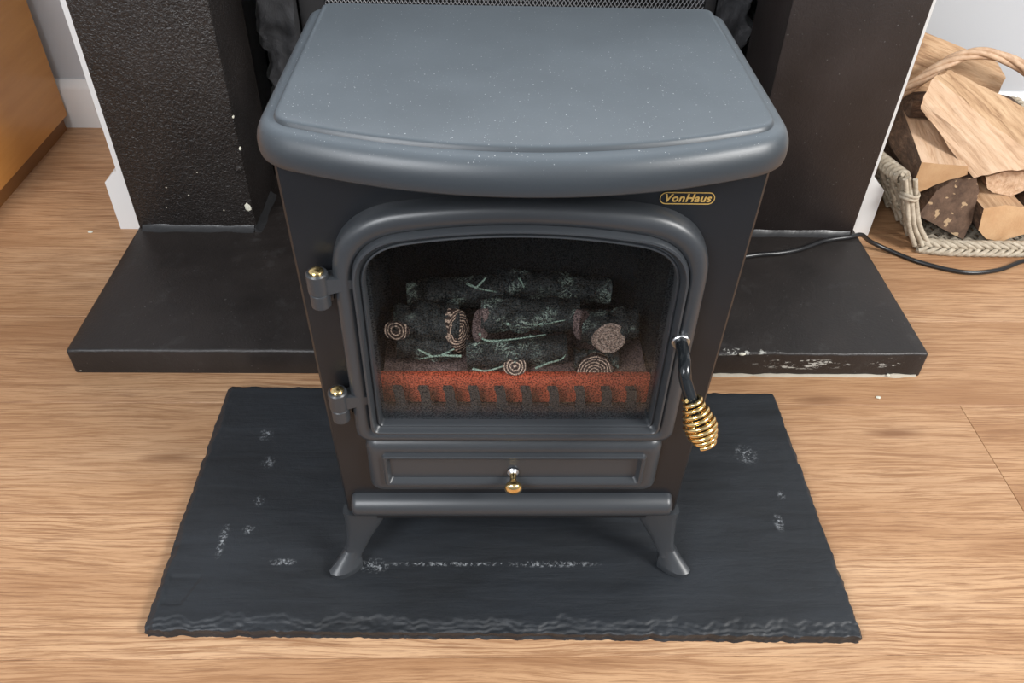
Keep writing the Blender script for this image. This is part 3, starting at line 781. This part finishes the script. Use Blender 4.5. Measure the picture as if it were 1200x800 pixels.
# ------------------------------------------------------------------ log basket
def basket():
    B = thing('wicker_log_basket', 'pale wicker log basket with arched handle and low open front', 'basket', (.93, .9, 0))
    yf, yb = .695, 1.10; xl, xr = .787, 1.085
    def side(s, name):
        X = (lambda t: .787-.058*t) if s < 0 else (lambda t: 1.085+.058*t)
        b = bmesh.new(); n = 24
        for i in range(n):
            u = i/(n-1); y = yf+.012+(yb-yf-.02)*u; h = .134-.030*min(1, u*2.2)
            pts = [(X(t)+.004*math.sin(i*2.1+t*6), y+.026*t+.003*math.sin(i*1.7), .008+(h-.008)*t) for t in (0, .2, .4, .6, .8, 1.)]
            tube(b, pts, .0055+.0008*math.sin(i*3.3), 7)
        for j in range(7):
            t = .08+.13*j
            pts = []
            for i in range(61):
                u = i/60; y = yf+.012+(yb-yf-.02)*u; h = .134-.030*min(1, u*2.2)
                pts.append((X(t)+.0048*math.sin(math.pi*(n-1)*u+j*math.pi), y+.026*t, .008+(h-.008)*t))
            tube(b, pts, .0026, 6)
        obj('side_weave', b, 'wicker', B, smooth=60)
        b = bmesh.new()
        for k in range(3):
            pts = []
            for i in range(61):
                u = i/60; y = yf+.015+(yb-yf-.0)*u; h = .136-.030*min(1, u*2.2); g = u*34+k*2.09
                pts.append((X(1)+.0055*math.cos(g), y+.026, h+.0055*math.sin(g)))
            tube(b, pts, .0045, 6)
        # loops over the rim
        for i in range(26):
            y = yf+.03+(yb-yf-.02)*i/25; h = .136-.030*min(1, (i/25)*2.2)
            pts = [(X(1)+.0105*math.cos(a), y+.026+.004*a/3-.012, h-.004+.0125*math.sin(a)) for a in [math.pi*(-.35+1.7*k/8) for k in range(9)]]
            tube(b, pts, .0046, 6)
        obj('rim', b, 'wicker', B, smooth=60)
        b = bmesh.new()
        for k in range(3):
            o = (k-1)*.0085
            P = catmull([(X(1)+o*1.1+.003, yf+.030-abs(o), .142), (X(.7)+o+.002, yf+.018, .098), (X(.35)+o*1.2, yf+.008, .05), (X(.05)+o*1.7+(.006 if s < 0 else -.006), yf-.002, .014)], 6)
            tube(b, P, .0046, 8)
        ring = [(X(.78)+.015*math.cos(a), yf+.021+.013*math.sin(a), .106+.002*math.sin(a*2)) for a in [2*math.pi*k/16 for k in range(17)]]
        tube(b, ring, .0036, 6); tube(b, [(x, y, z+.0065) for x, y, z in ring], .0034, 6)
        obj('corner_post', b, 'wicker', B, smooth=60)
    side(-1, 'l'); side(1, 'r')
    # low front border: twisted rods
    b = bmesh.new()
    for row, (dy, z0) in enumerate(((0, .0075), (.008, .0175))):
        for k in range(4):
            pts = []
            for i in range(97):
                u = i/96; x = xl-.004+(xr-xl+.008)*u; g = u*30*(1 if row else -1)+k*math.pi/2
                bow = -.012*(1-(2*u-1)**4)
                pts.append((x, yf+bow+dy+.0075*math.cos(g), z0+.0048*math.sin(g)))
            tube(b, pts, .0040, 6)
    obj('front_border', b, 'wicker', B, smooth=60)
    b = bmesh.new()
    for i in range(34):
        y = yf+.01+(yb-yf-.015)*i/33
        pts = [(xl+.002+(xr-xl-.004)*k/44, y, .010+.0042*math.sin(math.pi*k/2+math.pi*(i % 2))) for k in range(45)]
        tube(b, pts, .0038, 5)
    for i in range(12):
        x = xl+.01+(xr-xl-.02)*i/11; tube(b, [(x, yf, .010), (x, yb, .010)], .004, 5)
    obj('base_weave', b, 'wicker_dark', B, smooth=60)
    b = bmesh.new()
    for j in range(9):
        pts = [(xl-.05+(xr-xl+.10)*k/60, yb+.018+.0048*math.sin(k*1.1+j*math.pi), .012+.0125*j) for k in range(61)]; tube(b, pts, .0045, 6)
    for i in range(22):
        x = xl-.045+(xr-xl+.09)*i/21; tube(b, [(x, yb+.018, .005), (x, yb+.02, .118)], .0042, 6)
    obj('back_weave', b, 'wicker', B, smooth=60)
    H = catmull([(.735, .93, .075), (.735, .93, .12), (.742, .93, .165), (.7727, .93, .2084), (.802, .93, .236), (.835, .93, .2665), (.87, .93, .286), (.92, .93, .289), (.995, .93, .263), (1.06, .93, .21), (1.105, .93, .15), (1.13, .93, .105), (1.135, .93, .07)], 10)
    b = bmesh.new(); n = len(H)
    for k in range(4):
        pts = []
        for i, p in enumerate(H):
            t = (H[min(i+1, n-1)]-H[max(i-1, 0)]).normalized(); a = Vector((0, 1, 0)); c = t.cross(a); g = i*.16+k*math.pi/2
            pts.append(p+.0062*(math.cos(g)*a+math.sin(g)*c))
        tube(b, pts, .0054, 8)
    hd = obj('handle', b, 'wicker_tan', B, smooth=60); hd['label'] = 'twisted cane handle'
basket()

def firewood():
    def log(front, vec, mats_, label, seed, scale_back=1., bark=None, rough=.003, cuts=5, back=None):
        """front: polygon of points on the near end; vec: axis to the far end; mats_: (end, [material index per side])"""
        F = [Vector(p) for p in front]; vec = Vector(vec); c = sum(F, Vector())/len(F)
        if back: Bk = [Vector(p) for p in back]
        else: Bk = [c+vec+(p-c)*scale_back for p in F]
        bm = bmesh.new(); n = len(F); N = 9; rows = []
        for i in range(N+1):
            t = i/N; rows.append([bm.verts.new(a.lerp(b, t)) for a, b in zip(F, Bk)])
        names = list(dict.fromkeys([mats_[0]]+mats_[1])); 
        for i in range(N):
            for k in range(n):
                f = bm.faces.new((rows[i][k], rows[i][(k+1) % n], rows[i+1][(k+1) % n], rows[i+1][k])); f.material_index = names.index(mats_[1][k])
        for r in (rows[0], rows[-1]): f = bm.faces.new(r); f.material_index = 0
        sharp = [e for e in bm.edges if len(e.link_faces) == 2 and e.calc_face_angle(0) > .35]
        bmesh.ops.recalc_face_normals(bm, faces=bm.faces[:])
        es = [e for e in bm.edges if (e.verts[0].co-e.verts[1].co).length > .018]
        bmesh.ops.subdivide_edges(bm, edges=es, cuts=4, use_grid_fill=True)
        bmesh.ops.triangulate(bm, faces=[f for f in bm.faces if len(f.verts) > 4])
        big = [e for e in bm.edges if e.calc_length() > .015]
        bmesh.ops.subdivide_edges(bm, edges=big, cuts=1)
        bm.normal_update(); ax = vec.normalized() if back is None else (Bk[0]-F[0]).normalized()
        mv = {}
        for v in bm.verts:
            q = v.co; al = q.dot(ax); pr = q-ax*al; s = Vector((seed*3.7, seed*1.3, 0))
            h = noise.fractal((pr*55+ax*al*9+s), 1, 2, 3)*rough + noise.noise(pr*18+ax*al*6+s)*rough*1.2
            bk = any(names[f.material_index] == 'bark' for f in v.link_faces)
            mv[v] = v.normal*h*(1.6 if bk else 1)
        for v, d in mv.items(): v.co += d
        o = obj('firewood_log', bm, names, loc=tuple((c+vec*.5) if back is None else (sum(Bk, Vector())/len(Bk)+c)/2), smooth=32)
        # orient texture space: local Y along the log axis
        rot = Vector((0, 1, 0)).rotation_difference(ax)
        o.data.transform(rot.to_matrix().to_4x4().inverted()); o.rotation_euler = rot.to_euler()
        tag(o, label, 'firewood', 'split logs in the basket')
        return o
    # C: left log, pale top, bark on its left
    log([(.752, .735, .166), (.838, .735, .159), (.846, .738, .141), (.800, .742, .118), (.766, .744, .094), (.757, .742, .118)], None and 0 or (.05, .25, .004),
        ('end_pale', ['split_pale', 'split', 'split', 'split', 'bark', 'bark']), 'split log with flat pale top and bark edge against the basket side', 1, .92, rough=.0018,
        back=[(.805, .985, .170), (.850, .985, .170), (.875, .985, .15), (.84, .985, .12), (.79, .985, .10), (.768, .985, .128)])
    # D: dark triangular end
    log([(.777, .722, .062), (.800, .735, .108), (.826, .738, .128), (.866, .738, .135), (.880, .735, .108), (.884, .722, .05), (.879, .716, .014), (.83, .718, .036)], (.002, .25, .0),
        ('end_dark', ['bark', 'bark', 'bark', 'split', 'split', 'split', 'split', 'split']), 'log with dark weathered triangular end low in the basket front', 2, .82, rough=.0015)
    # E: pale rounded end at the front
    log([(.884, .706, .088), (.893, .706, .042), (.917, .706, .022), (.945, .706, .016), (.985, .706, .034), (.998, .706, .062), (.965, .712, .088), (.925, .712, .093)], (.0, .26, .0),
        ('end_pale', ['bark', 'bark', 'bark', 'bark', 'split', 'split', 'split', 'split']), 'log with plain pale sawn end resting on the front rim', 3, .95, rough=.0012)
    # F
    log([(.893, .752, .128), (.902, .748, .106), (.918, .748, .096), (.955, .748, .090), (.985, .748, .112), (.970, .752, .140), (.93, .755, .138)], (.0, .24, .0),
        ('split_pale', ['bark', 'split', 'split', 'split', 'split', 'split', 'split']), 'small pinkish log end wedged under the biggest split log', 4, .95, rough=.0015)
    # H: lower right piece
    log([(1.004, .735, .072), (1.012, .73, .03), (1.06, .73, .022), (1.083, .735, .07), (1.06, .74, .115), (1.010, .742, .104)], (.0, .26, .0),
        ('end_pale', ['bark', 'bark', 'split', 'split', 'split', 'bark']), 'bark edged log lying beside the pale sawn end', 5, .95, rough=.0018)
    # B: large slab-like split log sloping to the right front
    log([(.856, .728, .143), (.905, .722, .160), (.985, .722, .165), (1.045, .745, .200), (1.0, .790, .205), (.93, .76, .150)], None and 0 or (.0, .2, .05),
        ('split_pale', ['split_pale', 'split_pale', 'split', 'split', 'split', 'split']), 'largest split log with ragged fibrous face on top of the pile', 6, 1, rough=.0052,
        back=[(.770, .845, .215), (.772, .850, .232), (.800, .885, .262), (.850, .920, .262), (.880, .93, .215), (.82, .88, .185)])
    # A: log across the back under the handle
    log([(.975, .985, .253), (.998, .975, .225), (.992, .975, .180), (.975, 1.06, .172), (.965, 1.08, .225)], None and 0 or (-.2, 0, 0),
        ('end_pale', ['split', 'split', 'split', 'split', 'split']), 'split log lying crosswise at the back beneath the handle', 7, 1, rough=.0025,
        back=[(.775, 1.005, .315), (.765, .975, .235), (.775, .965, .185), (.76, 1.06, .18), (.75, 1.09, .26)])
    # chunk lying across the far end of the pale topped log
    log([(.793, .905, .171), (.793, .958, .172), (.793, .957, .196), (.795, .936, .211), (.794, .912, .201)], (.055, .002, .001),
        ('bark', ['bark', 'bark', 'split', 'bark', 'bark']), 'dark barked chunk lying across the far end of the pale topped log', 8, .95, rough=.0018)
    # supports mostly hidden beneath
    log([(.945, .86, .144), (.965, .86, .172), (1.005, .86, .182), (1.05, .86, .172), (1.066, .86, .135), (1.05, .86, .117), (1.012, .86, .133)], (.0, .145, .0),
        ('end_pale', ['split', 'bark', 'bark', 'split', 'split', 'split', 'split']), 'log buried in the middle of the pile under the largest one', 9, .97, rough=.0015)
    log([(.80, 1.014, .03), (.82, 1.014, .12), (.85, 1.014, .177), (.96, 1.014, .175), (.99, 1.014, .06), (.9, 1.014, .02)], (.0, .075, .0),
        ('end_pale', ['bark', 'bark', 'split', 'split', 'split', 'split']), 'log at the back holding up the crosswise one', 10, .98, rough=.0015)
firewood()

# ------------------------------------------------------------------ crumbs on the floor
for x, y, r in ((-.78, .735, .0035), (.568, .3, .0028)):
    b = bmesh.new(); bmesh.ops.create_icosphere(b, subdivisions=2, radius=1)
    for v in b.verts:
        n = 1+.4*noise.noise(v.co*2+Vector((x*9, 0, 0))); v.co = Vector((x+v.co.x*r*1.4*n, y+v.co.y*r*n, max(0, r*.4+v.co.z*r*.5)))
    tag(obj('plaster_crumb', b, 'chip', loc=(x, y, 0)), 'tiny pale plaster crumb on the floor beside the skirting' if x < 0 else 'tiny pale crumb on the floor between hearth and slate', 'crumb')
